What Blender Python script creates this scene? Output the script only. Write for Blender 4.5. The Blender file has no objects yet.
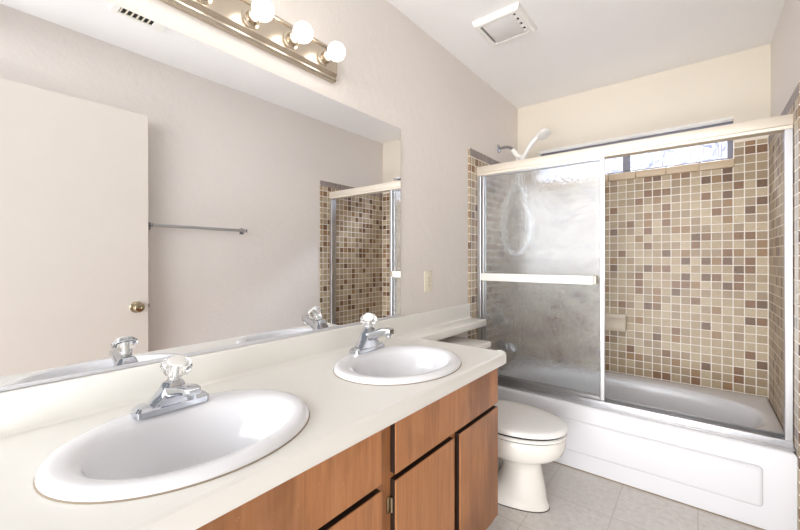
import bpy, bmesh, math, random
from mathutils import Vector, Matrix
random.seed(7)
SC = bpy.context.scene
COL = SC.collection
PI = math.pi

# ------------------------------------------------------------------ camera, sky, lights, exposure
cam = bpy.data.objects.new('camera', bpy.data.cameras.new('camera'))
COL.objects.link(cam)
cam.data.sensor_width = 36.0
cam.data.lens = 374.15 * 36.0 / 800.0
cam.data.shift_y = -5.24 / 800.0
cam.data.clip_start = 0.01
cam.location = (0.0, 0.0, 1.1678)
cam.rotation_euler = (PI / 2, 0, 0.6747)
SC.camera = cam

world = bpy.data.worlds.new('daylight')
SC.world = world
world.use_nodes = True
bg = world.node_tree.nodes['Background']
bg.inputs[0].default_value = (0.93, 0.95, 1.0, 1)
# the sky is brightest over the garden, dim on the house side
wt = world.node_tree
w_co = wt.nodes.new('ShaderNodeTexCoord')
w_sep = wt.nodes.new('ShaderNodeSeparateXYZ')
w_map = wt.nodes.new('ShaderNodeMapRange')
w_map.inputs['From Min'].default_value = -0.1
w_map.inputs['From Max'].default_value = 0.7
w_map.inputs['To Min'].default_value = 0.2
w_map.inputs['To Max'].default_value = 0.82
wt.links.new(w_co.outputs['Generated'], w_sep.inputs[0])
wt.links.new(w_sep.outputs[1], w_map.inputs[0])
wt.links.new(w_map.outputs[0], bg.inputs[1])

def area(name, loc, rot, sx, sy, power, color):
    l = bpy.data.lights.new(name, 'AREA')
    l.shape = 'RECTANGLE'
    l.size, l.size_y = sx, sy
    l.energy = power
    l.color = color
    o = bpy.data.objects.new(name, l)
    o.location = loc
    o.rotation_euler = rot
    COL.objects.link(o)
    return o

# added frontal fill light, shining in through the opening behind the camera
area('front_fill_light', (-1.0, -5.0, 2.2), (PI / 2, 0, 0), 8.0, 2.8, 330.0, (0.98, 0.98, 1.0))
# added low fill light, aimed up and in to brighten the ceiling
area('low_fill_light', (-0.2, -2.2, 0.15), (math.radians(127), 0, 0), 2.2, 1.2, 66.0, (0.98, 0.98, 1.0))

# the sky above the garden, shining down through the high window
area('garden_sky', (-0.35, 4.5, 3.5), (PI / 4 + PI, PI, 0), 2.2, 1.2, 420.0, (0.80, 0.88, 1.0))

BULB_STRENGTH = 2.6
SC.view_settings.view_transform = 'Standard'
SC.view_settings.look = 'None'
SC.view_settings.exposure = 0.98
SC.view_settings.gamma = 1.0
SC.view_settings.use_curve_mapping = False

# ------------------------------------------------------------------ helpers: materials
def srgb(r, g, b):
    f = lambda c: (c / 12.92) if c <= 0.04045 else ((c + 0.055) / 1.055) ** 2.4
    return (f(r / 255.0), f(g / 255.0), f(b / 255.0), 1.0)

class NT:
    """small wrapper to wire shader nodes"""
    def __init__(self, name):
        self.m = bpy.data.materials.new(name)
        self.m.use_nodes = True
        self.t = self.m.node_tree
        self.b = self.t.nodes['Principled BSDF']
    def n(self, kind, **kw):
        nd = self.t.nodes.new(kind)
        for k, v in kw.items():
            setattr(nd, k, v)
        return nd
    def l(self, a, b):
        self.t.links.new(a, b)
    def math(self, op, a, b=None, c=None):
        nd = self.n('ShaderNodeMath', operation=op)
        for i, v in enumerate((a, b, c)):
            if v is None:
                continue
            if isinstance(v, (int, float)):
                nd.inputs[i].default_value = v
            else:
                self.l(v, nd.inputs[i])
        return nd.outputs[0]
    def ramp(self, fac, stops, interp='LINEAR'):
        r = self.n('ShaderNodeValToRGB')
        r.color_ramp.interpolation = interp
        els = r.color_ramp.elements
        while len(els) < len(stops):
            els.new(0.5)
        for e, (p, c) in zip(els, stops):
            e.position = p
            e.color = c
        self.l(fac, r.inputs[0])
        return r.outputs[0]
    def mix(self, fac, a, b, blend='MIX'):
        nd = self.n('ShaderNodeMix', data_type='RGBA', blend_type=blend)
        for s, v in ((nd.inputs[0], fac), (nd.inputs[6], a), (nd.inputs[7], b)):
            if isinstance(v, (int, float)):
                s.default_value = v
            elif isinstance(v, tuple):
                s.default_value = v
            else:
                self.l(v, s)
        return nd.outputs[2]
    def noise(self, vec, scale, detail=3.0, rough=0.55, dist=0.0):
        nd = self.n('ShaderNodeTexNoise')
        nd.inputs['Scale'].default_value = scale
        nd.inputs['Detail'].default_value = detail
        nd.inputs['Roughness'].default_value = rough
        nd.inputs['Distortion'].default_value = dist
        if vec is not None:
            self.l(vec, nd.inputs['Vector'])
        return nd.outputs[0]
    def obj(self, scale=None):
        c = self.n('ShaderNodeTexCoord').outputs['Object']
        if scale:
            mp = self.n('ShaderNodeMapping')
            mp.inputs['Scale'].default_value = scale
            self.l(c, mp.inputs[0])
            c = mp.outputs[0]
        return c
    def bump(self, h, strength, dist):
        nd = self.n('ShaderNodeBump')
        nd.inputs['Strength'].default_value = strength
        nd.inputs['Distance'].default_value = dist
        self.l(h, nd.inputs['Height'])
        self.l(nd.outputs[0], self.b.inputs['Normal'])
    def set(self, color=None, rough=None, metal=None, **kw):
        if color is not None:
            if isinstance(color, tuple):
                self.b.inputs['Base Color'].default_value = color
            else:
                self.l(color, self.b.inputs['Base Color'])
        if rough is not None:
            if isinstance(rough, (int, float)):
                self.b.inputs['Roughness'].default_value = rough
            else:
                self.l(rough, self.b.inputs['Roughness'])
        if metal is not None:
            self.b.inputs['Metallic'].default_value = metal
        for k, v in kw.items():
            self.b.inputs[k.replace('_', ' ')].default_value = v
        return self.m

def plain(name, col, rough=0.4, metal=0.0, mottled=0.04, **kw):
    t = NT(name)
    d = tuple(max(0, c * (1 - mottled)) for c in col[:3]) + (1,)
    c = t.mix(t.noise(t.obj(), 9.0), d, col)
    return t.set(c, rough, metal, **kw)

def paint(name, col, scale=55.0, strength=0.25, dist=0.004):
    t = NT(name)
    co = t.obj()
    n1 = t.noise(co, scale, 3.0, 0.6)
    n2 = t.noise(co, scale * 0.33, 2.0, 0.5)
    h = t.math('ADD', t.math('MULTIPLY', n1, 0.6), t.math('MULTIPLY', n2, 0.8))
    t.bump(h, strength, dist)
    d = tuple(c * 0.95 for c in col[:3]) + (1,)
    return t.set(t.mix(t.noise(co, 2.5), d, col), 0.55)

PITCH = 0.0515
def mosaic(name, horiz, uo, vo=0.0):
    """two inch stone mosaic; horiz = axis index running along the wall"""
    t = NT(name)
    sep = t.n('ShaderNodeSeparateXYZ')
    t.l(t.obj(), sep.inputs[0])
    u = t.math('DIVIDE', t.math('ADD', sep.outputs[horiz], uo), PITCH)
    v = t.math('DIVIDE', t.math('ADD', sep.outputs[2], vo), PITCH)
    fu, fv = t.math('FRACT', u), t.math('FRACT', v)
    cmb = t.n('ShaderNodeCombineXYZ')
    t.l(t.math('FLOOR', u), cmb.inputs[0])
    t.l(t.math('FLOOR', v), cmb.inputs[1])
    cmb.inputs[2].default_value = horiz * 3.7
    wn = t.n('ShaderNodeTexWhiteNoise', noise_dimensions='3D')
    t.l(cmb.outputs[0], wn.inputs['Vector'])
    col = t.ramp(wn.outputs['Value'], [
        (0.0, srgb(96, 66, 38)), (0.06, srgb(120, 84, 50)), (0.16, srgb(144, 112, 74)),
        (0.23, srgb(154, 134, 106)), (0.42, srgb(174, 155, 124)), (0.70, srgb(186, 169, 139)), (0.9, srgb(166, 146, 115))], 'CONSTANT')
    ms = t.noise(t.obj(), 70.0, 5.0, 0.65)
    col = t.mix(t.math('MULTIPLY', t.ramp(ms, [(0.35, (0, 0, 0, 1)), (0.7, (1, 1, 1, 1))]), 0.36), col, srgb(140, 112, 84))
    eu = t.math('MINIMUM', fu, t.math('SUBTRACT', 1.0, fu))
    ev = t.math('MINIMUM', fv, t.math('SUBTRACT', 1.0, fv))
    e = t.math('ADD', t.math('MINIMUM', eu, ev), t.math('MULTIPLY', t.math('SUBTRACT', t.noise(t.obj(), 90.0), 0.5), 0.03))
    mask = t.ramp(e, [(0.042, (0, 0, 0, 1)), (0.060, (1, 1, 1, 1))])
    col = t.mix(mask, srgb(236, 230, 220), col)
    t.bump(t.math('ADD', mask, t.math('MULTIPLY', ms, 0.15)), 0.5, 0.002)
    return t.set(col, t.math('SUBTRACT', 0.8, t.math('MULTIPLY', mask, 0.42)))

def wood():
    t = NT('stained_wood')
    g = t.noise(t.obj((38, 38, 2.4)), 1.6, 5.0, 0.6, 0.6)
    big = t.noise(t.obj((3.2, 3.2, 1.5)), 1.7, 3.0, 0.55, 0.4)
    c = t.ramp(g, [(0.25, srgb(156, 104, 66)), (0.5, srgb(178, 120, 74)), (0.75, srgb(188, 134, 92))])
    c = t.mix(t.math('MULTIPLY', t.ramp(big, [(0.42, (0, 0, 0, 1)), (0.72, (1, 1, 1, 1))]), 0.8), c, srgb(106, 68, 42))
    sp = t.noise(t.obj((8, 8, 20)), 14.0, 2.0)
    c = t.mix(t.ramp(sp, [(0.735, (0, 0, 0, 1)), (0.76, (1, 1, 1, 1))]), c, srgb(214, 172, 130))
    t.bump(g, 0.15, 0.001)
    return t.set(c, 0.42)

def vinyl():
    t = NT('vinyl_tile')
    sep = t.n('ShaderNodeSeparateXYZ')
    t.l(t.obj(), sep.inputs[0])
    u = t.math('DIVIDE', t.math('ADD', sep.outputs[0], 3.36), 0.305)
    v = t.math('DIVIDE', t.math('ADD', sep.outputs[1], 1.43), 0.305)
    fu, fv = t.math('FRACT', u), t.math('FRACT', v)
    eu = t.math('MINIMUM', fu, t.math('SUBTRACT', 1.0, fu))
    ev = t.math('MINIMUM', fv, t.math('SUBTRACT', 1.0, fv))
    mask = t.ramp(t.math('MINIMUM', eu, ev), [(0.004, (0, 0, 0, 1)), (0.010, (1, 1, 1, 1))])
    cmb = t.n('ShaderNodeCombineXYZ')
    t.l(t.math('FLOOR', u), cmb.inputs[0])
    t.l(t.math('FLOOR', v), cmb.inputs[1])
    wn = t.n('ShaderNodeTexWhiteNoise', noise_dimensions='3D')
    t.l(cmb.outputs[0], wn.inputs['Vector'])
    n = t.noise(t.obj(), 38.0, 6.0, 0.7)
    n2 = t.noise(t.obj(), 7.0, 3.0, 0.6)
    c = t.ramp(n, [(0.3, srgb(204, 198, 191)), (0.55, srgb(224, 220, 214)), (0.75, srgb(234, 230, 225))])
    c = t.mix(t.math('MULTIPLY', n2, 0.35), c, srgb(204, 198, 191))
    c = t.mix(t.math('MULTIPLY', wn.outputs['Value'], 0.22), c, srgb(208, 202, 195))
    c = t.mix(mask, srgb(196, 189, 180), c)
    return t.set(c, 0.38)

def rain_glass(name, strength=0.35, tw=1.0):
    t = NT(name)
    if strength > 0:
        n1 = t.noise(t.obj((1.0, 1.0, 0.55)), 62.0, 1.5, 0.5, 0.8)
        n2 = t.noise(t.obj((1.0, 1.0, 0.8)), 240.0, 1.0)
        h = t.math('ADD', n1, t.math('MULTIPLY', n2, 0.2))
        t.bump(h, strength, 0.006)
    return t.set((0.94, 0.96, 0.97, 1), 0.05 if strength else 0.0, 0.0, IOR=1.36, Transmission_Weight=tw)

def emitter(name, col, strength):
    t = NT(name)
    t.set(col, 0.4)
    t.b.inputs['Emission Color'].default_value = col
    t.b.inputs['Emission Strength'].default_value = strength
    return t.m

M = {}
M['wall'] = paint('wall_paint', srgb(230, 223, 216), 60.0, 0.5)
M['shower_wall'] = paint('warm_lit_wall_paint', srgb(229, 219, 203), 40.0, 0.2)  # wall paint with the warm cast of the bulbs put into its colour
M['ceiling'] = paint('ceiling_paint', srgb(244, 242, 240), 38.0, 0.2)
M['floor'] = vinyl()
M['tile_back'] = mosaic('mosaic_back', 0, 3.0 - 0.0205)
M['tile_side'] = mosaic('mosaic_side', 1, 1.93)
M['sill_tile'] = plain('sill_tile_stone', srgb(206, 184, 154), 0.4, mottled=0.15)
M['border'] = plain('grey_edge_light', srgb(150, 138, 134), 0.4, mottled=0.3)  # grey that paints the light on the top tile edge
M['grout'] = plain('grout', srgb(226, 214, 196), 0.8)
M['door'] = plain('door_paint', srgb(226, 218, 208), 0.4)
M['wood'] = wood()
M['dark_edge'] = plain('edge_shade_brown', srgb(44, 27, 18), 0.6)  # near-black brown, paints the shade in the gaps between cabinet fronts
M['laminate'] = plain('cream_laminate', srgb(239, 237, 230), 0.32)
M['porcelain'] = plain('white_porcelain', srgb(236, 236, 238), 0.12, mottled=0.015)
M['tub'] = plain('white_enamel', srgb(232, 232, 235), 0.16, mottled=0.015)
M['bisque'] = plain('bisque_porcelain', srgb(234, 230, 222), 0.14, mottled=0.015)
M['seat'] = plain('seat_plastic', srgb(240, 238, 233), 0.22, mottled=0.01)
M['chrome'] = plain('chrome', (0.60, 0.62, 0.66, 1), 0.09, 1.0, 0.02)
M['dark_chrome'] = plain('worn_chrome', (0.42, 0.42, 0.44, 1), 0.2, 1.0, 0.05)
M['steel'] = plain('satin_aluminium', (0.56, 0.56, 0.57, 1), 0.30, 1.0, 0.03)
M['champagne'] = plain('champagne_aluminium', (0.74, 0.67, 0.57, 1), 0.5, 0.5, 0.02)
M['frame'] = plain('grey_window_aluminium', srgb(112, 112, 122), 0.45, 0.5)
M['nickel'] = plain('brushed_brass_nickel', (0.60, 0.52, 0.42, 1), 0.27, 1.0, 0.08)
M['brass'] = plain('aged_brass', (0.45, 0.38, 0.26, 1), 0.22, 1.0, 0.05)
M['mirror'] = plain('mirror_silver', (0.92, 0.93, 0.945, 1), 0.0, 1.0, 0.0)
M['rain'] = rain_glass('rain_glass', 0.55, 0.9)
M['smooth'] = rain_glass('smooth_glass', 0.0)
M['acrylic'] = NT('clear_acrylic').set((1, 1, 1, 1), 0.14, 0.0, IOR=1.45, Transmission_Weight=1.0)
M['bulb'] = emitter('lit_bulb_glass', (1.0, 0.95, 0.89, 1), BULB_STRENGTH)
M['white_plastic'] = plain('white_plastic', srgb(238, 236, 230), 0.35, mottled=0.01)
M['fan_panel'] = plain('grey_white_plastic', srgb(222, 219, 216), 0.45, mottled=0.01)
M['ivory'] = plain('ivory_plastic', srgb(232, 224, 202), 0.35, mottled=0.01)
M['black'] = plain('dark_void', srgb(24, 22, 21), 0.8)
M['caulk'] = plain('caulk_and_rim_shade', srgb(168, 152, 130), 0.8, mottled=0.4)
M['channel'] = plain('bright_aluminium', (0.82, 0.83, 0.86, 1), 0.4, 0.6)
M['rubber'] = plain('dark_seam', srgb(70, 66, 62), 0.7)
M['soap'] = plain('tan_ceramic', srgb(204, 190, 168), 0.3, mottled=0.08)
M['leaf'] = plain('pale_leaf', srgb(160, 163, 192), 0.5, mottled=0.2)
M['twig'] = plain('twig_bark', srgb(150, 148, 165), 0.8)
t = NT('window_glass')
tr = t.n('ShaderNodeBsdfTransparent')
tr.inputs[0].default_value = (0.96, 0.97, 1.0, 1)
gl = t.n('ShaderNodeBsdfGlossy')
gl.inputs['Roughness'].default_value = 0.05
mx = t.n('ShaderNodeMixShader')
mx.inputs[0].default_value = 0.06
t.l(tr.outputs[0], mx.inputs[1])
t.l(gl.outputs[0], mx.inputs[2])
t.l(mx.outputs[0], t.t.nodes['Material Output'].inputs[0])
M['clear'] = t.m

# ------------------------------------------------------------------ helpers: meshes
def link(name, bm, mat, parent=None, smooth=None, loc=None):
    me = bpy.data.meshes.new(name)
    bmesh.ops.recalc_face_normals(bm, faces=bm.faces)
    bm.to_mesh(me)
    bm.free()
    for mm in (mat if isinstance(mat, (list, tuple)) else [mat]):
        me.materials.append(mm)
    if smooth is not None:
        me.shade_smooth()
        me.set_sharp_from_angle(angle=math.radians(smooth))
    o = bpy.data.objects.new(name, me)
    COL.objects.link(o)
    if parent is not None:
        o.parent = parent
    if loc is not None:
        o.location = loc
    return o

def box(bm, x0, x1, y0, y1, z0, z1, bev=0.0, seg=2, mat=0):
    r = bmesh.ops.create_cube(bm, size=1.0)
    vs = r['verts']
    for v in vs:
        v.co = Vector((x0 + (v.co.x + 0.5) * (x1 - x0), y0 + (v.co.y + 0.5) * (y1 - y0), z0 + (v.co.z + 0.5) * (z1 - z0)))
    fs = list({f for v in vs for f in v.link_faces})
    for f in fs:
        f.material_index = mat
    if bev > 0:
        es = list({e for v in vs for e in v.link_edges})
        bmesh.ops.bevel(bm, geom=es, offset=bev, segments=seg, profile=0.5, affect='EDGES')

def loft(bm, rings, cap0=True, cap1=True, closed=True, mat=0):
    R = [[bm.verts.new(p) for p in ring] for ring in rings]
    n = len(R[0])
    for a, b in zip(R, R[1:]):
        for i in range(n if closed else n - 1):
            j = (i + 1) % n
            f = bm.faces.new((a[i], a[j], b[j], b[i]))
            f.material_index = mat
    if cap0:
        bm.faces.new(R[0][::-1]).material_index = mat
    if cap1:
        bm.faces.new(R[-1]).material_index = mat

def tube(bm, pts, rad, n=12, mat=0):
    pts = [Vector(p) for p in pts]
    rads = rad if isinstance(rad, (list, tuple)) else [rad] * len(pts)
    rings = []
    up = Vector((0.13, 0.27, 1)).normalized()
    prev = None
    for i, p in enumerate(pts):
        d = (pts[min(i + 1, len(pts) - 1)] - pts[max(i - 1, 0)]).normalized()
        if prev is None:
            a = d.cross(up)
            if a.length < 1e-3:
                a = d.cross(Vector((1, 0, 0)))
        else:
            a = prev - d * prev.dot(d)
        a.normalize()
        prev = a
        b = d.cross(a)
        rings.append([p + (a * math.cos(2 * PI * k / n) + b * math.sin(2 * PI * k / n)) * rads[i] for k in range(n)])
    loft(bm, rings, mat=mat)

def lathe(bm, prof, origin, axis=(0, 0, 1), n=32, mat=0):
    """prof: (radius, height) pairs along axis from origin"""
    q = Vector((0, 0, 1)).rotation_difference(Vector(axis).normalized())
    rings = []
    for r, h in prof:
        r = max(r, 1e-4)
        rings.append([Vector(origin) + q @ Vector((r * math.cos(2 * PI * k / n), r * math.sin(2 * PI * k / n), h)) for k in range(n)])
    loft(bm, rings, mat=mat)

def smooth_path(ctrl, k=8):
    P = [Vector(p) for p in ctrl]
    P = [P[0] * 2 - P[1]] + P + [P[-1] * 2 - P[-2]]
    out = []
    for i in range(1, len(P) - 2):
        for s in range(k):
            u = s / k
            a, b, c, d = P[i - 1], P[i], P[i + 1], P[i + 2]
            out.append(0.5 * ((2 * b) + (c - a) * u + (2 * a - 5 * b + 4 * c - d) * u * u + (3 * b - a - 3 * c + d) * u ** 3))
    out.append(P[-2])
    return out

def NB():
    return bmesh.new()

def tag(o, label=None, cat=None, group=None, kind=None):
    if label: o['label'] = label
    if cat: o['category'] = cat
    if group: o['group'] = group
    if kind: o['kind'] = kind
    return o

def thing(name, label, cat, loc=(0, 0, 0), group=None):
    o = bpy.data.objects.new(name, None)
    o.empty_display_size = 0.05
    COL.objects.link(o)
    o.location = loc
    return tag(o, label, cat, group)

def part(name, bm, mat, parent, smooth=None, label=None):
    """bm is in world coordinates; parent may be an Empty at its own base"""
    off = Vector((0, 0, 0))
    p = parent
    while p is not None:
        off += p.location
        p = p.parent
    bmesh.ops.translate(bm, verts=bm.verts, vec=-off)
    o = link(name, bm, mat, parent, smooth)
    if label: o['label'] = label
    return o

def struct(name, bm, mat, parent=None, smooth=None, label=None, cat=None):
    o = link(name, bm, mat, parent, smooth)
    if parent is None:
        tag(o, label, cat, None, 'structure')
    return o

def duplicate(root, delta):
    r = root.copy()
    COL.objects.link(r)
    r.location = root.location + Vector(delta)
    for ch in list(root.children):
        c = ch.copy()
        COL.objects.link(c)
        c.parent = r
        for g in list(ch.children):
            d = g.copy()
            COL.objects.link(d)
            d.parent = c
    return r

# ------------------------------------------------------------------ the room shell
XL, XR, YB, H = -1.1966, 0.3284, 3.083, 2.44
YN = 0.0           # inner face of the wall with the doorway
WX0, WX1, WZ0, WZ1 = -1.026, 0.165, 1.785, 2.048      # window opening

bm = NB(); box(bm, XL - 0.12, XR + 0.12, -0.12, YB + 0.12, -0.1, 0.0)
struct('floor', bm, M['floor'], label='pale grey vinyl tile floor in front of the tub', cat='floor')
bm = NB(); box(bm, XL - 0.12, XR + 0.12, -0.12, YB + 0.12, H, H + 0.1)
struct('ceiling', bm, M['ceiling'], label='off white textured ceiling with an exhaust fan', cat='ceiling')
bm = NB(); box(bm, XL - 0.12, XL, -0.12, YB + 0.12, 0, H)
struct('wall_left', bm, M['wall'], label='textured off white wall behind mirror and vanity', cat='wall')
bm = NB(); box(bm, XR, XR + 0.12, -0.12, YB + 0.12, 0, H)
struct('wall_right', bm, M['wall'], label='off white wall with a towel bar, seen in the mirror', cat='wall')
bm = NB()
box(bm, XL, XR, YB, YB + 0.12, 0, WZ0)
box(bm, XL, XR, YB, YB + 0.12, WZ1, H)
box(bm, XL, WX0, YB, YB + 0.12, WZ0, WZ1)
box(bm, WX1, XR, YB, YB + 0.12, WZ0, WZ1)
struct('wall_back', bm, M['shower_wall'], label='wall above the shower tiles, warm bulb light put into its colour', cat='wall')
bm = NB()
box(bm, 0.30, XR, -0.12, YN, 0, H)
box(bm, XL, 0.30, -0.12, YN, 2.30, H)  # opening widened to the left wall so the fill light gets in
struct('wall_front', bm, M['wall'], label='unseen wall at the vanity end, its doorway widened to let light in', cat='wall')

# mosaic tile surround on the three shower walls
TZ = 1.893
TB = YB - 0.012
bm = NB()
box(bm, XL, XR, TB, YB, 0.30, 1.735)
box(bm, WX1 + 0.003, XR, TB, YB, 1.735, 1.884)
box(bm, XL, WX0 - 0.003, TB, YB, 1.735, 1.884)
struct('trim_1', bm, M['tile_back'], label='tan and brown mosaic tiles under the shower window', cat='wall tile')
bm = NB(); box(bm, XL, XL + 0.012, 2.216, TB, 0.0, TZ + 0.016, 0.003)
struct('trim_2', bm, M['tile_side'], label='mosaic tiles on the wall behind the shower head', cat='wall tile')
bm = NB(); box(bm, XR - 0.010, XR, 2.212, TB, 0.0, TZ, 0.003)
struct('trim_3', bm, M['tile_side'], label='mosaic tiles on the wall opposite the shower head', cat='wall tile')
# added top row on both side walls, its grey paints light on the edge
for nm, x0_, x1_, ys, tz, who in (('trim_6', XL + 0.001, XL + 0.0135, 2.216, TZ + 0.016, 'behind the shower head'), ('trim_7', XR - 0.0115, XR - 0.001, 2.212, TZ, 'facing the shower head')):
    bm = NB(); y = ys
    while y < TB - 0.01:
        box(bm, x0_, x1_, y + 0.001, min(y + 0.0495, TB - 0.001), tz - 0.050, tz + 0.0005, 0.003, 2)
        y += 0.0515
    struct(nm, bm, M['border'], smooth=40, label='added top row with light painted grey on the mosaic ' + who, cat='wall tile')
# sill of long bullnose tiles below the window
bm = NB(); n_s = 7; w_s = (WX1 - WX0 + 0.01) / n_s
for i in range(n_s):
    x = WX0 - 0.005 + i * w_s
    box(bm, x + 0.0015, x + w_s - 0.0015, TB - 0.006, YB + 0.075, 1.737, WZ0 + 0.004, 0.006, 3)
struct('trim_4', bm, M['sill_tile'], smooth=40, label='row of long tan sill tiles below the window', cat='sill')

bm = NB()
box(bm, WX0, WX1, YB - 0.003, YB + 0.054, WZ1 - 0.010, WZ1 + 0.003, 0.002)
box(bm, WX0, WX0 + 0.010, YB - 0.003, YB + 0.054, WZ0 + 0.006, WZ1 - 0.010, 0.002)
struct('trim_5', bm, M['white_plastic'], label='thin white edge trim around the window recess', cat='window trim')

# window: grey aluminium slider set back in the opening
win = thing('window_1', 'high horizontal slider window with grey frame above the shower tiles', 'window', ((WX0 + WX1) / 2, YB + 0.06, WZ0))
win['kind'] = 'structure'
fy0, fy1, wf = YB + 0.055, YB + 0.095, 0.026
bm = NB()
zb = WZ0 + 0.005
box(bm, WX0, WX1, fy0, fy1, WZ1 - 0.034, WZ1, 0.002)
box(bm, WX0, WX1, fy0, fy1, zb, zb + 0.022, 0.002)
box(bm, WX0, WX0 + wf, fy0, fy1, zb + 0.022, WZ1 - 0.034, 0.002)
box(bm, WX1 - wf, WX1, fy0, fy1, zb + 0.022, WZ1 - 0.034, 0.002)
part('window_frame', bm, M['frame'], win)
bm = NB(); mxx = -0.412
box(bm, mxx - 0.022, mxx + 0.022, fy0 - 0.008, fy1 - 0.002, zb + 0.022, WZ1 - 0.034, 0.003)
part('mullion', bm, M['frame'], win)
bm = NB(); box(bm, mxx + 0.024, WX1 - wf - 0.002, fy0 + 0.018, fy0 + 0.022, zb + 0.024, WZ1 - 0.036)
part('window_pane', bm, M['clear'], win)
bm = NB(); box(bm, WX0 + wf + 0.002, mxx - 0.024, fy0 + 0.008, fy0 + 0.012, zb + 0.024, WZ1 - 0.036)
part('window_pane', bm, M['clear'], win)

# door leaf, swung open against the wall opposite the vanity
dr = thing('door_1', 'flat off white door standing open, reflected in the mirror', 'door', (0.285, 0.03, 0.0))
dr['kind'] = 'structure'
bm = NB(); box(bm, 0.250, 0.285, 0.032, 0.826, 0.012, 2.047, 0.0015)
part('door_leaf', bm, M['door'], dr)
bm = NB()
lathe(bm, [(0.0, 0.0), (0.033, 0.0), (0.034, 0.004), (0.026, 0.010), (0.013, 0.013), (0.012, 0.030), (0.022, 0.036), (0.028, 0.046),
           (0.028, 0.056), (0.022, 0.064), (0.008, 0.067), (0.006, 0.065), (0.0, 0.065)], (0.250, 0.762, 0.885), (-1, 0, 0), 32)
part('door_knob', bm, M['brass'], dr, 40, 'round aged brass knob')
bm = NB(); box(bm, 0.257, 0.278, 0.826, 0.8275, 0.86, 0.915); box(bm, 0.262, 0.272, 0.8275, 0.836, 0.878, 0.897, 0.002)
part('latch', bm, M['brass'], dr)
for zz in (0.2, 1.02, 1.85):
    bm = NB(); box(bm, 0.2852, 0.290, 0.024, 0.032, zz - 0.045, zz + 0.045)
    part('hinge', bm, M['brass'], dr)

# ------------------------------------------------------------------ bathtub
RX0, RX1, RY0, RY1, RZ = XL + 0.013, XR - 0.011, 2.243, TB - 0.001, 0.360
cx, cy = (RX0 + RX1) / 2, (RY0 + RY1) / 2
hx, hy = (RX1 - RX0) / 2, (RY1 - RY0) / 2
ca = math.atan2(hy, hx)
angs = []
for a0, a1 in ((-ca, ca), (ca, PI - ca), (PI - ca, PI + ca), (PI + ca, 2 * PI - ca)):
    for k in range(28):
        angs.append(a0 + (a1 - a0) * k / 28)
def rect_ring(inset, z):
    out = []
    for a in angs:
        c, s = math.cos(a), math.sin(a)
        k = min(hx / abs(c) if abs(c) > 1e-9 else 9e9, hy / abs(s) if abs(s) > 1e-9 else 9e9)
        x, y = c * k, s * k
        out.append(Vector((cx + x * (hx - inset) / hx, cy + y * (hy - inset) / hy, z)))
    return out
def basin_ring(ax, bx, z, sx=0.0, n=2.7):
    out = []
    for a in angs:
        c, s = math.cos(a), math.sin(a)
        # remap so points spread along the long basin
        c2, s2 = c * hx, s * hy
        r = (abs(c2 / ax) ** n + abs(s2 / bx) ** n) ** (-1.0 / n)
        out.append(Vector((-0.43 + sx + c2 * r, 2.652 + s2 * r, z)))
    return out
tub = thing('bathtub', 'white alcove bathtub with a raised panel on its apron', 'bathtub', (cx, RY0, 0))
bm = NB()
loft(bm, [rect_ring(0, 0.0), rect_ring(0, RZ - 0.018), rect_ring(0.003, RZ - 0.008), rect_ring(0.009, RZ - 0.002), rect_ring(0.018, RZ),
          basin_ring(0.705, 0.303, RZ), basin_ring(0.690, 0.290, RZ - 0.004), basin_ring(0.680, 0.282, RZ - 0.018), basin_ring(0.665, 0.272, RZ - 0.08, -0.005),
          basin_ring(0.635, 0.255, 0.14, -0.02), basin_ring(0.60, 0.235, 0.085, -0.03), basin_ring(0.54, 0.19, 0.062, -0.04), basin_ring(0.3, 0.09, 0.058, -0.1)], cap0=True, cap1=True)
part('tub_shell', bm, M['tub'], tub, 50)
bm = NB(); box(bm, -1.10, 0.215, RY0 - 0.020, RY0 + 0.02, 0.098, 0.274, 0.018, 5)
part('apron_panel', bm, M['tub'], tub, 50)
bm = NB(); box(bm, RX0, RX1, RY0 - 0.004, RY0 + 0.002, 0.0003, 0.005)
part('caulk', bm, M['caulk'], tub, label='grubby caulk line at the floor')
bm = NB(); lathe(bm, [(0, 0), (0.038, 0), (0.038, 0.004), (0.03, 0.007), (0, 0.007)], (-1.087, 2.65, 0.25), (1, 0, 0.1), 24)
part('overflow_plate', bm, M['chrome'], tub, 40)

# tub filler and mixer on the tiled wall behind the glass
vv = thing('shower_valve', 'round chrome mixer valve on the tiles behind the textured glass', 'shower valve', (XL + 0.012, 2.66, 0.72))
bm = NB(); lathe(bm, [(0, 0), (0.085, 0), (0.085, 0.004), (0.07, 0.012), (0.03, 0.016), (0.026, 0.05), (0, 0.05)], (XL + 0.012, 2.66, 0.72), (1, 0, 0), 32)
part('escutcheon', bm, M['chrome'], vv, 40)
bm = NB(); lathe(bm, [(0, 0), (0.015, 0), (0.034, 0.02), (0.035, 0.035), (0.025, 0.048), (0, 0.05)], (XL + 0.062, 2.66, 0.72), (1, 0, 0), 10)
part('knob', bm, M['acrylic'], vv)
bm = NB()
tube(bm, smooth_path([(XL + 0.012, 2.66, 0.53), (XL + 0.06, 2.66, 0.532), (XL + 0.115, 2.66, 0.527), (XL + 0.14, 2.66, 0.505)], 5), [0.03] * 6 + [0.028] * 5 + [0.024] * 5, 16)
sp = link('tub_spout', bm, M['chrome'], None, 50)
tag(sp, 'chrome tub spout below the mixer valve, blurred by the glass', 'tub spout')

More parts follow.
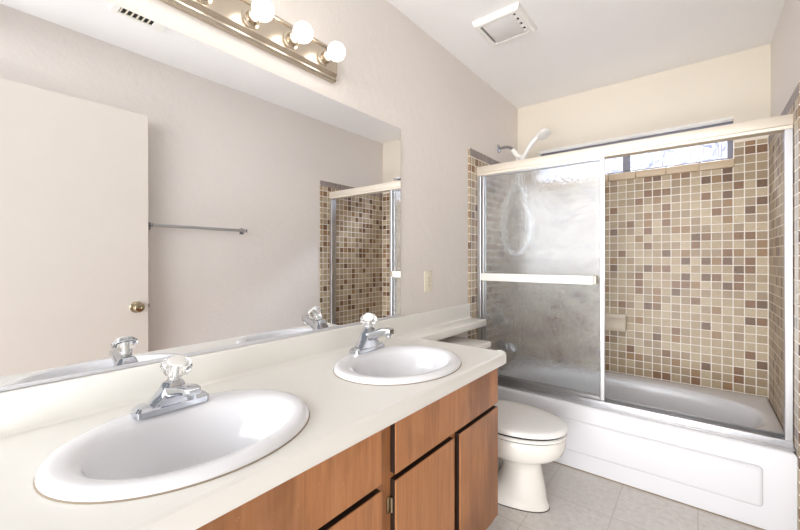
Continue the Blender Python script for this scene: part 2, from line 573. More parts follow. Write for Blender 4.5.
# soap dish on the tiles
sd = thing('soap_dish', 'tan ceramic soap dish stuck to the mosaic above the tub', 'soap dish', (-0.475, TB, 0.66))
bm = NB(); box(bm, -0.553, -0.398, TB - 0.014, TB + 0.0005, 0.672, 0.782, 0.007, 3)
part('back_plate', bm, M['soap'], sd, 40)
bm = NB()
box(bm, -0.548, -0.403, TB - 0.075, TB - 0.012, 0.668, 0.680, 0.005, 3)
loft(bm, [[Vector((x, y, z)) for x, y in ((-0.549, a), (-0.402, a), (-0.402, b), (-0.549, b))] for z, a, b in
          ((0.668, TB - 0.074, TB - 0.062), (0.690, TB - 0.078, TB - 0.066), (0.745, TB - 0.060, TB - 0.048), (0.752, TB - 0.056, TB - 0.050))])
for xa in (-0.551, -0.410):
    loft(bm, [[Vector((x, y, z)) for y, z in ((TB - 0.010, 0.670), (TB - 0.074, 0.670), (TB - 0.076, 0.690), (TB - 0.056, 0.748), (TB - 0.010, 0.772))] for x in (xa, xa + 0.010)])
part('tray', bm, M['soap'], sd, 40)

# ------------------------------------------------------------------ sliding shower door
EY0, EY1 = 2.315, 2.385
ex0, ex1 = XL + 0.0125, XR - 0.0105
enc = thing('shower_door', 'framed sliding shower door of textured glass standing on the tub', 'shower door', (cx, 2.31, RZ))
bm = NB()
box(bm, ex0, ex1, EY0, EY1, 1.752, 1.799, 0.004, 2)
box(bm, ex0, ex1, EY0 + 0.006, EY1 - 0.006, 1.736, 1.753, 0.002, 1)
part('header_rail', bm, M['champagne'], enc, 40, 'champagne coloured header rail')
bm = NB()
box(bm, ex0, ex1, EY0 - 0.050, EY1, RZ + 0.0005, RZ + 0.008, 0.002, 1)
box(bm, ex0, ex1, EY0 + 0.002, EY0 + 0.007, RZ + 0.006, RZ + 0.024, 0.0015, 1)
box(bm, ex0, ex1, 2.351, 2.355, RZ + 0.006, RZ + 0.020, 0.001, 1)
box(bm, ex0, ex1, EY1 - 0.008, EY1 - 0.003, RZ + 0.006, RZ + 0.030, 0.0015, 1)
part('bottom_track', bm, M['steel'], enc)
for xa, xb in ((ex0, ex0 + 0.028), (ex1 - 0.028, ex1)):
    bm = NB()
    box(bm, xa, xb, EY0 + 0.004, EY0 + 0.024, RZ + 0.008, 1.737, 0.003)
    box(bm, xa + 0.004, xb - 0.004, EY0 + 0.024, EY1 - 0.004, RZ + 0.008, 1.737, 0.002)
    part('wall_jamb', bm, M['steel'], enc)
def panel(px0, px1, py, mat, bar):
    s = 0.024
    z0, z1 = RZ + 0.022, 1.746
    bm = NB()
    box(bm, px0, px0 + s * 0.7, py - 0.008, py + 0.008, z0, z1, 0.002)
    box(bm, px1 - s, px1, py - 0.009, py + 0.009, z0, z1, 0.003)
    box(bm, px0 + s * 0.7, px1 - s, py - 0.007, py + 0.007, z1 - 0.018, z1, 0.002)
    box(bm, px0 + s * 0.7, px1 - s, py - 0.007, py + 0.007, z0, z0 + 0.020, 0.002)
    p = part('sliding_panel', bm, M['steel'], enc)
    bm = NB(); box(bm, px0 + s * 0.7 - 0.003, px1 - s + 0.003, py - 0.0025, py + 0.0025, z0 + 0.017, z1 - 0.015)
    bm.normal_update()
    for f in bm.faces:
        f.material_index = 0 if f.normal.y < -0.9 else 1
    part('glass_pane', bm, [mat, M['smooth']], p, label='textured rain glass pane')
    if bar:
        bm = NB()
        box(bm, px0 + 0.006, px1 - 0.052, py - 0.034, py - 0.024, 1.028, 1.078, 0.003)
        box(bm, px0 + 0.008, px0 + 0.030, py - 0.026, py - 0.007, 1.040, 1.070, 0.002)
        part('towel_bar', bm, M['white_plastic'], p, label='flat white bar across the panel')
        bm = NB()
        box(bm, px1 - 0.052, px1 - 0.036, py - 0.036, py - 0.007, 1.033, 1.077, 0.003)
        part('bar_bracket', bm, M['brass'], p)
panel(ex0 + 0.030, -0.409, 2.337, M['rain'], True)
panel(ex0 + 0.030, -0.415, 2.368, M['smooth'], False)

# ------------------------------------------------------------------ hand shower
hs = thing('hand_shower', 'white hand shower on a chrome arm high above the tub', 'hand shower', (XL, 2.70, 2.0))
bm = NB(); lathe(bm, [(0, 0), (0.032, 0), (0.031, 0.005), (0.018, 0.012), (0, 0.012)], (XL, 2.70, 2.015), (1, 0, 0), 28)
part('wall_flange', bm, M['dark_chrome'], hs, 40)
arm = smooth_path([(XL + 0.008, 2.70, 2.015), (XL + 0.06, 2.70, 2.016), (XL + 0.10, 2.70, 2.0), (XL + 0.125, 2.70, 1.972)], 6)
bm = NB(); tube(bm, arm, 0.0105, 14)
part('shower_arm', bm, M['dark_chrome'], hs, 50)
bm = NB()
tube(bm, [(-1.085, 2.70, 1.985), (-1.062, 2.70, 1.952), (-1.045, 2.70, 1.93), (-1.00, 2.70, 1.912)], [0.016, 0.02, 0.019, 0.016], 16)
lathe(bm, [(0, -0.022), (0.021, -0.022), (0.023, 0.02), (0, 0.02)], (-1.003, 2.70, 1.912), (0.45, 0, 1), 20)
part('swivel_bracket', bm, M['white_plastic'], hs, 50)
wand = smooth_path([(-1.025, 2.70, 1.87), (-1.000, 2.70, 1.92), (-0.968, 2.70, 1.975), (-0.925, 2.70, 2.028), (-0.89, 2.70, 2.048)], 6)
bm = NB(); tube(bm, wand, [0.012 + 0.006 * min(1, i / 14) for i in range(len(wand))], 16)
part('wand', bm, M['white_plastic'], hs, 50)
bm = NB()
hd = (0.48, -0.25, -0.84)
lathe(bm, [(0, -0.028), (0.022, -0.026), (0.040, -0.014), (0.046, 0.0), (0.046, 0.010), (0.040, 0.013), (0.0, 0.013)], (-0.858, 2.695, 2.055), hd, 32)
for k in range(10):
    a = 2 * PI * k / 10
    q = Vector((0, 0, 1)).rotation_difference(Vector(hd).normalized())
    c = Vector((-0.858, 2.695, 2.055)) + q @ Vector((0.047 * math.cos(a), 0.047 * math.sin(a), 0.004))
    bmesh.ops.create_icosphere(bm, subdivisions=1, radius=0.005, matrix=Matrix.Translation(c))
part('spray_head', bm, M['white_plastic'], hs, 45)
hose = smooth_path([(-1.027, 2.70, 1.872), (-1.05, 2.70, 1.76), (-1.115, 2.69, 1.62), (-1.145, 2.68, 1.45), (-1.135, 2.67, 1.30), (-1.075, 2.67, 1.215),
                    (-1.0, 2.67, 1.235), (-0.95, 2.68, 1.36), (-0.965, 2.69, 1.52), (-1.01, 2.70, 1.68), (-1.04, 2.70, 1.82), (-1.048, 2.70, 1.925)], 10)
bm = NB(); tube(bm, hose, [0.0115 + 0.0012 * (i % 2) for i in range(len(hose))], 12)
part('hose', bm, M['white_plastic'], hs, 60)

# ------------------------------------------------------------------ toilet
TY = 1.80
def egg(z, xb, xf, hw, n=40, pw=2.0):
    xm = xb + (xf - xb) * 0.45
    out = []
    for k in range(n):
        a = 2 * PI * k / n
        c, s = math.cos(a), math.sin(a)
        e = 2.0 / (2.4 if c < 0 else pw)
        x = xm + (xf - xm) * abs(c) ** e if c >= 0 else xm - (xm - xb) * abs(c) ** e
        out.append(Vector((x, TY + hw * (1 if s >= 0 else -1) * abs(s) ** e, z)))
    return out
wc = thing('toilet', 'white toilet with closed lid between the vanity and the tub', 'toilet', (-0.80, TY, 0))
bm = NB()
loft(bm, [egg(0.001, -1.02, -0.548, 0.112), egg(0.014, -1.02, -0.548, 0.112), egg(0.024, -1.00, -0.556, 0.106), egg(0.05, -0.86, -0.562, 0.100), egg(0.10, -0.79, -0.570, 0.090), egg(0.17, -0.765, -0.584, 0.078),
          egg(0.20, -0.77, -0.588, 0.078), egg(0.222, -0.83, -0.570, 0.108), egg(0.245, -0.92, -0.520, 0.150), egg(0.27, -0.955, -0.490, 0.172), egg(0.305, -0.97, -0.478, 0.182),
          egg(0.340, -0.97, -0.475, 0.184), egg(0.346, -0.97, -0.479, 0.180), egg(0.348, -0.965, -0.487, 0.173)])
part('bowl', bm, M['bisque'], wc, 60)
bm = NB()
box(bm, -1.175, -0.90, TY - 0.11, TY + 0.11, 0.235, 0.348, 0.025, 4)
box(bm, -1.15, -0.80, TY - 0.050, TY + 0.050, 0.001, 0.25, 0.03, 4)
part('trapway', bm, M['bisque'], wc, 50)
bm = NB()
loft(bm, [egg(0.3515, -0.936, -0.474, 0.183), egg(0.3540, -0.938, -0.471, 0.185), egg(0.3630, -0.938, -0.470, 0.186), egg(0.3660, -0.936, -0.474, 0.183)])
part('seat', bm, M['seat'], wc, 50)
bm = NB()
loft(bm, [egg(0.3760, -0.936, -0.474, 0.183), egg(0.3775, -0.939, -0.470, 0.186), egg(0.3890, -0.939, -0.468, 0.187), egg(0.3960, -0.936, -0.474, 0.182), egg(0.4000, -0.93, -0.49, 0.168), egg(0.4030, -0.90, -0.54, 0.12)])
lid = part('lid', bm, M['seat'], wc, 50)
for za, zb_ in ((0.346, 0.353), (0.365, 0.377)):
    bm = NB(); loft(bm, [egg(za, -0.930, -0.481, 0.176), egg(zb_, -0.930, -0.481, 0.176)])
    part('bumper', bm, M['black'], wc, label='dark seam strip')
bm = NB(); loft(bm, [egg(0.0003, -1.022, -0.5455, 0.1145), egg(0.0040, -1.021, -0.5465, 0.1135)])
part('base_caulk', bm, M['rubber'], wc)
for s in (-1, 1):
    bm = NB(); box(bm, -0.965, -0.925, TY + s * 0.075 - 0.02, TY + s * 0.075 + 0.02, 0.3485, 0.390, 0.008, 3)
    part('hinge', bm, M['seat'], wc, 40)
bm = NB()
loft(bm, [[Vector((x, y, z)) for x, y in ((-1.18, TY - w), (d, TY - w), (d, TY + w), (-1.18, TY + w))] for z, d, w in ((0.349, -1.0, 0.175), (0.39, -0.985, 0.185), (0.664, -0.955, 0.198))])
bmesh.ops.bevel(bm, geom=[e for e in bm.edges if abs(e.verts[0].co.z - e.verts[1].co.z) > 0.01], offset=0.02, segments=4, affect='EDGES')
part('tank', bm, M['bisque'], wc, 40)
bm = NB(); box(bm, -1.184, -0.932, TY - 0.208, TY + 0.208, 0.665, 0.700, 0.010, 4)
part('tank_lid', bm, M['bisque'], wc, 40)
bm = NB()
lathe(bm, [(0, 0), (0.012, 0), (0.012, 0.012), (0, 0.012)], (-0.955, TY - 0.15, 0.625), (1, 0, 0), 16)
box(bm, -0.946, -0.938, TY - 0.157, TY - 0.08, 0.617, 0.629, 0.003)
part('flush_lever', bm, M['chrome'], wc, 40)

# ------------------------------------------------------------------ vanity cabinet
VX, VY0, VY1 = -0.658, 0.014, 1.432
van = thing('vanity_cabinet', 'long brown stained wooden vanity cabinet under the cream counter', 'vanity', (-0.9, 0.72, 0))
bm = NB()
box(bm, -1.19, VX - 0.02, VY0, VY0 + 0.018, 0.10, 0.744)
box(bm, -1.19, VX - 0.02, VY1 - 0.018, VY1, 0.10, 0.744)
box(bm, -1.19, VX - 0.02, 0.745, 0.76, 0.10, 0.60)
box(bm, -1.19, VX - 0.02, VY0, VY1, 0.10, 0.116)
box(bm, -1.19, -1.18, VY0, VY1, 0.116, 0.60)
part('carcass', bm, M['wood'], van)
bm = NB()
fx0, fx1 = VX - 0.02, VX
for ya, yb in ((VY0, 0.06), (0.70, 0.80), (1.395, VY1), (0.372, 0.41), (1.075, 1.14)):
    box(bm, fx0, fx1, ya, yb, 0.10, 0.744)
for ya, yb in ((0.06, 0.70), (0.80, 1.395)):
    box(bm, fx0, fx1, ya, yb, 0.594, 0.62)
    box(bm, fx0, fx1, ya, yb, 0.10, 0.15)
    box(bm, fx0, fx1, ya, yb, 0.70, 0.744)
part('face_frame', bm, M['wood'], van)
bm = NB(); box(bm, -0.745, -0.73, VY0, VY1 - 0.01, 0.0, 0.10)
part('toe_kick', bm, M['dark_edge'], van)

def front(name, ya, yb, za, zb):
    """overlay door or drawer front; its dark edges paint the shade in the gaps"""
    x0, x1 = VX + 0.0006, VX + 0.021
    u = 0.010
    bm = NB()
    ring = lambda x, d: [Vector((x, ya + d, za + d)), Vector((x, yb - d, za + d)), Vector((x, yb - d, zb - d)), Vector((x, ya + d, zb - d))]
    loft(bm, [ring(x0, 0.0005), ring(x1 - 0.004, 0.0005), ring(x1 - 0.0015, 0.0), ring(x1, 0.0015)])
    bm.faces.ensure_lookup_table()
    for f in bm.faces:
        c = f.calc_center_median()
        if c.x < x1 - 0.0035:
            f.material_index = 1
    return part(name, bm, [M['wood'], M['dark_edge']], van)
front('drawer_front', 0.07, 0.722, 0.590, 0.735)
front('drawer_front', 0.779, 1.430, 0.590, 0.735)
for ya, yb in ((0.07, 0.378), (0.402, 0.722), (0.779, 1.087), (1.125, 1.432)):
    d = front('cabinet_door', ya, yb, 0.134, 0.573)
    if abs(ya - 0.779) < 0.01 or abs(ya - 0.07) < 0.01:
        hy_ = ya
    else:
        hy_ = None
    for zz in (0.20, 0.505):
        if hy_ is None:
            continue
        bm = NB()
        box(bm, VX + 0.0005, VX + 0.004, hy_ - 0.016, hy_ + 0.003, zz - 0.022, zz + 0.022, 0.001)
        tube(bm, [(VX + 0.007, hy_ - 0.002, zz - 0.020), (VX + 0.007, hy_ - 0.002, zz + 0.020)], 0.0045, 10)
        part('hinge', bm, M['brass'], d, 40, 'old brass hinge')

# ------------------------------------------------------------------ countertop with backsplash and the narrow shelf over the toilet
CZ, CF, CE = 0.786, -0.613, 1.482
SINKS = ((-0.866, 0.365), (-0.860, 1.072))
SA, SB = 0.212, 0.257
top = thing('countertop', 'cream laminate countertop with a narrow shelf over the toilet tank', 'countertop', (-0.9, 0.72, CZ))
def counter_profile(xf):
    z = CZ
    return [(XL + 0.021, z), (xf - 0.030, z), (xf - 0.020, z + 0.0015), (xf - 0.013, z + 0.0045), (xf - 0.007, z + 0.0045), (xf - 0.002, z + 0.001),
            (xf, z - 0.006), (xf + 0.0005, z - 0.020), (xf, z - 0.036), (xf - 0.003, z - 0.041), (xf - 0.03, z - 0.041), (XL + 0.021, z - 0.041)]
bm = NB()
cr = 0.030
rings = []
for y, xf in [(0.002, CF)] + [(CE - cr + cr * math.sin(a), CF - cr + cr * math.cos(a)) for a in [PI / 2 * k / 8 for k in range(9)]]:
    rings.append([Vector((x, y, z)) for x, z in counter_profile(xf)])
loft(bm, rings)
me_cut = NB()
for (sx, sy) in SINKS:
    ring = lambda z: [Vector((sx + (SA - 0.022) * math.cos(2 * PI * k / 64), sy + (SB - 0.022) * math.sin(2 * PI * k / 64), z)) for k in range(64)]
    loft(me_cut, [ring(CZ - 0.1), ring(CZ + 0.05)])
slab = link('tmp_slab', bm, M['laminate'])
cut = link('tmp_cut', me_cut, M['laminate'])
md = slab.modifiers.new('holes', 'BOOLEAN')
md.operation = 'DIFFERENCE'; md.object = cut; md.solver = 'EXACT'
dg = bpy.context.evaluated_depsgraph_get()
me2 = bpy.data.meshes.new_from_object(slab.evaluated_get(dg))
bpy.data.objects.remove(slab); bpy.data.objects.remove(cut)
bm = NB(); bm.from_mesh(me2)
part('counter_slab', bm, M['laminate'], top, 35)
bm = NB(); box(bm, XL + 0.020, -1.066, 1.40, 2.222, CZ - 0.040, CZ + 0.0002, 0.003, 2)
part('shelf', bm, M['laminate'], top, 40)
bm = NB(); box(bm, XL + 0.0005, XL + 0.021, 0.002, 2.215, CZ - 0.04, 0.879, 0.006, 3)
bs = []
for k in range(9):                                         # coved joint between splash and counter
    a = PI / 2 * k / 8
    bs.append((XL + 0.0205 + 0.012 - 0.012 * math.sin(a), CZ + 0.0125 - 0.012 * math.cos(a)))
loft(bm, [[Vector((x, y, z)) for x, z in bs + [(XL + 0.018, CZ - 0.002)]] for y in (0.002, 2.214)])
part('backsplash', bm, M['laminate'], top, 40)

# ------------------------------------------------------------------ sinks
def make_sink(label, sx, sy):
    s = thing('oval_sink', label, 'sink', (sx, sy, CZ), 'drop-in oval sinks in the counter')
    N = 72
    def ring(a, b, z, dx=0.0):
        return [Vector((sx + dx + a * math.cos(2 * PI * k / N), sy + b * math.sin(2 * PI * k / N), CZ + z)) for k in range(N)]
    bm = NB()
    loft(bm, [ring(SA - 0.03, SB - 0.03, -0.03), ring(SA - 0.03, SB - 0.03, 0.0006), ring(SA, SB, 0.0006), ring(SA, SB, 0.005), ring(SA - 0.002, SB - 0.002, 0.010), ring(SA - 0.008, SB - 0.008, 0.0155),
              ring(SA - 0.018, SB - 0.018, 0.0175), ring(0.172, 0.218, 0.0165, 0.006), ring(0.158, 0.204, 0.012, 0.016), ring(0.150, 0.198, 0.004, 0.019), ring(0.144, 0.193, -0.012, 0.02),
              ring(0.138, 0.186, -0.04, 0.02), ring(0.128, 0.174, -0.075, 0.018), ring(0.108, 0.146, -0.108, 0.014), ring(0.075, 0.1, -0.128, 0.008),
              ring(0.04, 0.05, -0.137, 0.004), ring(0.022, 0.022, -0.139, 0.0)], cap0=False)
    part('basin', bm, M['porcelain'], s, 60)
    bm = NB(); loft(bm, [ring(SA + 0.0022, SB + 0.0022, 0.0002), ring(SA + 0.0006, SB + 0.0006, 0.0026), ring(SA - 0.004, SB - 0.004, 0.0028), ring(SA - 0.004, SB - 0.004, 0.0002)], False, False)  # grey ring that paints the shadow line around the sink rim
    part('caulk', bm, M['caulk'], s, 60, 'thin grey ring painting the shadow under the rim')
    bm = NB(); lathe(bm, [(0, 0), (0.022, 0), (0.022, 0.004), (0.015, 0.003), (0.012, 0.006), (0, 0.007)], (sx, sy, CZ - 0.139), (0, 0, 1), 24)
    part('drain', bm, M['chrome'], s, 40)
    bm = NB(); lathe(bm, [(0, 0), (0.008, 0), (0.008, 0.001), (0.005, 0.0015), (0, 0.0005)], (sx + 0.145, sy, CZ - 0.022), (-0.97, 0, 0.2), 16)
    part('overflow', bm, M['rubber'], s, 40)
    return s
make_sink('oval white sink at the vanity end beside the doorway', *SINKS[0])
make_sink('oval white sink at the counter end near the toilet', *SINKS[1])

# ------------------------------------------------------------------ faucets
def rrect(cx_, cy_, hx_, hy_, z, r, n=5):
    out = []
    for qx, qy, a0 in ((1, 1, 0), (-1, 1, PI / 2), (-1, -1, PI), (1, -1, 1.5 * PI)):
        for k in range(n):
            a = a0 + PI / 2 * k / (n - 1)
            out.append(Vector((cx_ + qx * (hx_ - r) + r * math.cos(a), cy_ + qy * (hy_ - r) + r * math.sin(a), z)))
    return out
def make_faucet(label, fx, fy, hk, tilt):
    z = CZ + 0.0168
    f = thing('basin_faucet', label, 'faucet', (fx, fy, z), 'chrome faucets on the sinks')
    bm = NB()
    loft(bm, [rrect(fx, fy, 0.027, 0.082, z, 0.012), rrect(fx, fy, 0.027, 0.082, z + 0.013, 0.012), rrect(fx, fy, 0.022, 0.076, z + 0.020, 0.010)])
    part('base_plate', bm, M['chrome'], f, 35)
    bm = NB()
    loft(bm, [rrect(fx, fy, 0.025, 0.058, z + 0.014, 0.008), rrect(fx + 0.001, fy, 0.0245, 0.046, z + 0.028 * hk, 0.008), rrect(fx + 0.003, fy, 0.024, 0.033, z + 0.045 * hk, 0.008),
              rrect(fx + 0.005, fy, 0.023, 0.026, z + 0.060 * hk, 0.009), rrect(fx + 0.008, fy, 0.019, 0.020, z + 0.078 * hk, 0.010), rrect(fx + 0.010, fy, 0.013, 0.013, z + 0.084 * hk, 0.008)])
    part('body', bm, M['chrome'], f, 40)
    def sec(x, w, zb, zt):
        r = 0.35 * min(w, (zt - zb) / 2)
        pts = rrect(0, 0, w, (zt - zb) / 2, 0, r, 4)
        return [Vector((x, fy + p.x, (zb + zt) / 2 + p.y)) for p in pts]
    bm = NB()
    loft(bm, [sec(fx + 0.010, 0.025, z + 0.030 * hk, z + 0.066 * hk), sec(fx + 0.040, 0.023, z + 0.043 * hk, z + 0.074 * hk), sec(fx + 0.075, 0.020, z + 0.058 * hk, z + 0.083 * hk),
              sec(fx + 0.105, 0.018, z + 0.066 * hk, z + 0.088 * hk), sec(fx + 0.122, 0.0165, z + 0.066 * hk, z + 0.087 * hk), sec(fx + 0.128, 0.013, z + 0.069 * hk, z + 0.083 * hk)])
    part('spout', bm, M['chrome'], f, 40)
    bm = NB(); lathe(bm, [(0, 0), (0.010, 0), (0.010, 0.014), (0, 0.014)], (fx + 0.113, fy, z + 0.055 * hk), (0, 0, 1), 20)
    part('aerator', bm, M['chrome'], f, 40)
    ax = Vector(tilt).normalized()
    o = Vector((fx + 0.011, fy, z + 0.082 * hk))
    bm = NB()
    lathe(bm, [(0, 0), (0.014, 0), (0.0145, 0.010), (0.018, 0.018), (0.028, 0.028), (0.0345, 0.040), (0.034, 0.047), (0.026, 0.054), (0.020, 0.056), (0.0, 0.056)], o, ax, 10)
    k = part('knob', bm, M['acrylic'], f, None, 'clear faceted acrylic knob')
    bm = NB(); lathe(bm, [(0, 0), (0.022, 0), (0.0205, 0.002), (0, 0.003)], o + ax * 0.0565, ax, 20)  # white disc painting the bright highlight on the acrylic top
    part('knob_highlight', bm, M['white_plastic'], k, 40)
    bm = NB(); lathe(bm, [(0, 0), (0.006, 0), (0.006, 0.040), (0, 0.030)], o + ax * 0.006, ax, 12)
    part('knob_stem', bm, M['white_plastic'], k, 40)
    return f
make_faucet('chrome faucet with clear knob on the sink beside the doorway', -1.022, 0.372, 0.84, (0.42, 0.0, 0.90))
make_faucet('chrome faucet with clear knob on the sink near the toilet', -1.048, 1.100, 1.16, (0.36, -0.50, 0.78))

# ------------------------------------------------------------------ mirror
mir = thing('wall_mirror', 'large frameless wall mirror above the backsplash', 'mirror', (XL, 0.75, 0.884))
bm = NB(); box(bm, XL + 0.0008, XL + 0.0058, 0.004, 1.494, 0.887, 1.834)
part('mirror_glass', bm, M['mirror'], mir)
bm = NB()
box(bm, XL + 0.0008, XL + 0.0085, 0.004, 1.494, 0.8805, 0.8865)
box(bm, XL + 0.0064, XL + 0.0085, 0.004, 1.494, 0.8865, 0.8895)
part('bottom_channel', bm, M['channel'], mir)

# ------------------------------------------------------------------ vanity light bar
vl = thing('vanity_light', 'brushed metal light bar with round bulbs above the mirror', 'vanity light', (XL, 0.6, 1.97))
BZ = 1.972
bm = NB()
y0, y1 = 0.145, 1.045
prof = [(XL + 0.0008, 1.903), (XL + 0.016, 1.903), (XL + 0.026, 1.909), (XL + 0.026, 1.914), (XL + 0.020, 1.918), (XL + 0.028, 1.935), (XL + 0.028, 2.010), (XL + 0.020, 2.024),
        (XL + 0.024, 2.028), (XL + 0.022, 2.036), (XL + 0.0008, 2.036)]
loft(bm, [[Vector((x, y, z)) for x, z in prof] for y in (y0, y1)])
part('back_plate', bm, M['nickel'], vl, 25)
bulbs = []
for k in range(6):
    y = 0.976 - 0.156 * k
    bm = NB(); lathe(bm, [(0, 0), (0.032, 0), (0.032, 0.003), (0.0245, 0.006), (0.0225, 0.008), (0.0225, 0.027), (0.020, 0.029), (0, 0.029)], (XL + 0.027, y, BZ), (1, 0, 0), 28)
    part('socket', bm, M['nickel'], vl, 40)
    bm = NB()
    R0 = 0.0345
    prof_b = [(0, 0), (0.0135, 0.0), (0.0145, 0.010), (0.018, 0.018)] + [(R0 * math.sin(a), 0.048 - R0 * math.cos(a)) for a in [0.62 + (PI - 0.62) * i / 14 for i in range(15)]]
    lathe(bm, prof_b, (XL + 0.053, y, BZ), (1, 0, 0), 28)
    b = link('light_bulb', bm, M['bulb'], vl, 60)
    b.location = -vl.location

# ------------------------------------------------------------------ ceiling fan and air register
fan = thing('exhaust_fan', 'square white exhaust fan cover on the ceiling', 'exhaust fan', (-0.82, 1.93, H))
fx0_, fx1_, fy0_, fy1_ = -0.945, -0.700, 1.810, 2.058
bm = NB()
fl = 0.026
loft(bm, [[Vector((x, y, H - 0.0005)) for x, y in ((fx0_ - 0.006, fy0_ - 0.006), (fx1_ + 0.006, fy0_ - 0.006), (fx1_ + 0.006, fy1_ + 0.006), (fx0_ - 0.006, fy1_ + 0.006))],
          [Vector((x, y, H - 0.022)) for x, y in ((fx0_, fy0_), (fx1_, fy0_), (fx1_, fy1_), (fx0_, fy1_))],
          [Vector((x, y, H - 0.028)) for x, y in ((fx0_ + 0.007, fy0_ + 0.007), (fx1_ - 0.007, fy0_ + 0.007), (fx1_ - 0.007, fy1_ - 0.007), (fx0_ + 0.007, fy1_ - 0.007))],
          [Vector((x, y, H - 0.028)) for x, y in ((fx0_ + fl, fy0_ + fl), (fx1_ - fl, fy0_ + fl), (fx1_ - fl, fy1_ - fl), (fx0_ + fl, fy1_ - fl))],
          [Vector((x, y, H - 0.012)) for x, y in ((fx0_ + fl, fy0_ + fl), (fx1_ - fl, fy0_ + fl), (fx1_ - fl, fy1_ - fl), (fx0_ + fl, fy1_ - fl))]], cap0=False, cap1=False)
part('cover_frame', bm, M['white_plastic'], fan, 30)
bm = NB(); box(bm, fx0_ + 0.02, fx1_ - 0.02, fy0_ + 0.02, fy1_ - 0.02, H - 0.012, H - 0.001)
part('duct_opening', bm, M['black'], fan, label='dark opening behind the cover')
bm = NB(); box(bm, fx0_ + fl + 0.011, fx1_ - fl - 0.014, fy0_ + fl + 0.006, fy1_ - fl - 0.004, H - 0.027, H - 0.016, 0.003)
part('cover_panel', bm, M['fan_panel'], fan, 30)
for k in range(4):
    bm = NB()
    y = fy0_ + fl + 0.025 + k * 0.047
    box(bm, fx1_ - fl - 0.016, fx1_ - fl + 0.002, y, y + 0.018, H - 0.028, H - 0.020)
    part('slot_rib', bm, M['white_plastic'], fan)
reg = thing('air_register', 'white ceiling air register with dark louvres seen in the mirror', 'air register', (-0.12, 0.69, H))
rx0, rx1, ry0, ry1 = -0.215, -0.040, 0.560, 0.800
bm = NB()
for a in ((rx0, rx1, ry0, ry0 + 0.03), (rx0, rx1, ry1 - 0.06, ry1), (rx0, rx0 + 0.03, ry0 + 0.03, ry1 - 0.06), (rx1 - 0.03, rx1, ry0 + 0.03, ry1 - 0.06)):
    box(bm, a[0], a[1], a[2], a[3], H - 0.010, H - 0.0005, 0.002)
part('register_frame', bm, M['white_plastic'], reg)
bm = NB(); box(bm, rx0 + 0.02, rx1 - 0.02, ry0 + 0.02, ry1 - 0.05, H - 0.003, H - 0.0008)
part('duct_opening', bm, M['black'], reg, label='black opening behind the louvres')
for k in range(6):
    y = ry0 + 0.034 + k * 0.0245
    bm = NB(); box(bm, rx0 + 0.028, rx1 - 0.028, y, y + 0.005, H - 0.010, H - 0.003)
    part('louvre', bm, M['ivory'], reg)

# ------------------------------------------------------------------ wall outlet
ol = thing('wall_outlet', 'ivory duplex wall outlet between the mirror and the shower tiles', 'outlet', (XL, 1.747, 1.046))
bm = NB(); box(bm, XL + 0.0005, XL + 0.0065, 1.709, 1.785, 0.988, 1.104, 0.003, 3)
part('cover_plate', bm, M['ivory'], ol, 40)
for zz in (1.0255, 1.0665):
    bm = NB()
    loft(bm, [[Vector((x, 1.747 + p.x, zz + p.y)) for p in rrect(0, 0, 0.016, 0.0145, 0, 0.010, 5)] for x in (XL + 0.006, XL + 0.0085)])
    s_ = part('socket', bm, M['ivory'], ol, 40)
    bm = NB()
    box(bm, XL + 0.0083, XL + 0.0088, 1.739, 1.741, zz - 0.003, zz + 0.006)
    box(bm, XL + 0.0083, XL + 0.0088, 1.753, 1.755, zz - 0.003, zz + 0.006)
    lathe(bm, [(0, 0), (0.0025, 0), (0.0025, 0.0006), (0, 0.0006)], (XL + 0.0083, 1.747, zz - 0.008), (1, 0, 0), 12)
    part('slot', bm, M['black'], s_)
bm = NB(); lathe(bm, [(0, 0), (0.0035, 0), (0.003, 0.0012), (0, 0.0014)], (XL + 0.0064, 1.747, 1.046), (1, 0, 0), 14)
part('screw', bm, M['brass'], ol, 40)

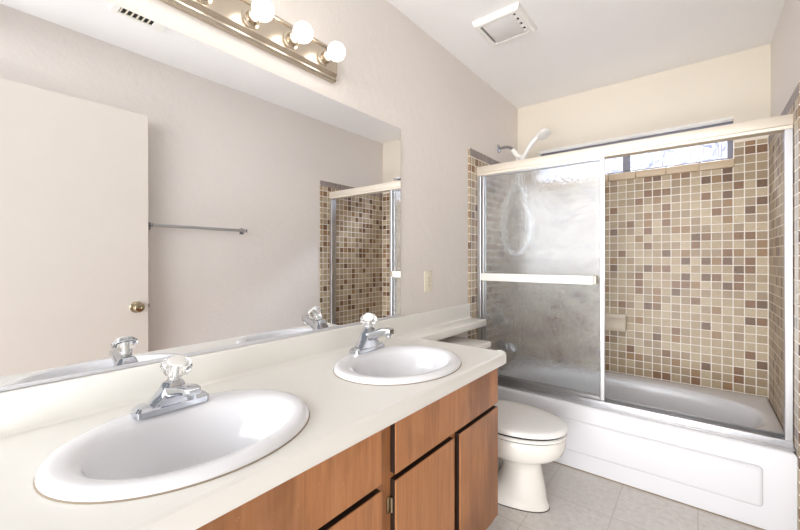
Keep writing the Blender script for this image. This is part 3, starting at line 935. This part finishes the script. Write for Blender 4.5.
# ------------------------------------------------------------------ towel bar on the wall opposite the mirror
tb = thing('towel_rail', 'slim chrome towel bar on the wall beside the open door', 'towel bar', (XR, 1.15, 1.38))
for y in (0.846, 1.462):
    bm = NB()
    box(bm, XR - 0.008, XR - 0.0005, y - 0.015, y + 0.015, 1.36, 1.405, 0.003)
    box(bm, XR - 0.075, XR - 0.006, y - 0.008, y + 0.008, 1.372, 1.394, 0.003)
    part('bracket', bm, M['dark_chrome'], tb)
bm = NB(); box(bm, XR - 0.073, XR - 0.058, 0.848, 1.462, 1.373, 1.393, 0.003)
part('rail', bm, M['steel'], tb)

# ------------------------------------------------------------------ shrub outside the window
sh = thing('garden_shrub', 'pale leafy shrub outside the high shower window', 'shrub', (-0.3, 4.0, 0))
bm = NB(); bt = NB()
for s in range(26):
    bx, by = random.uniform(-1.5, 1.3), random.uniform(3.75, 4.3)
    tx, ty, tz = bx + random.uniform(-0.4, 0.4), by + random.uniform(-0.2, 0.2), random.uniform(1.9, 2.75)
    tube(bt, [(bx, by, 0.0), ((bx + tx) / 2 + 0.03, (by + ty) / 2, tz * 0.55), (tx, ty, tz)], [0.014, 0.010, 0.004], 6)
    for k in range(26):
        u = random.uniform(0.55, 1.0)
        c = Vector((bx + (tx - bx) * u, by + (ty - by) * u, tz * u))
        d = Vector((random.uniform(-1, 1), random.uniform(-0.6, 0.6), random.uniform(-0.5, 0.8))).normalized()
        nrm = d.cross(Vector((random.uniform(-1, 1), random.uniform(-1, 1), random.uniform(-1, 1)))).normalized()
        L, W = random.uniform(0.10, 0.20), random.uniform(0.012, 0.028)
        up = d.cross(nrm) * 0.01
        pts = [c, c + d * L * 0.35 + nrm * W + up, c + d * L, c + d * L * 0.35 - nrm * W + up]
        mid = c + d * L * 0.4
        v = [bm.verts.new(p) for p in pts] + [bm.verts.new(mid)]
        for i in range(4):
            bm.faces.new((v[i], v[(i + 1) % 4], v[4]))
part('foliage', bm, M['leaf'], sh)
part('stem', bt, M['twig'], sh)
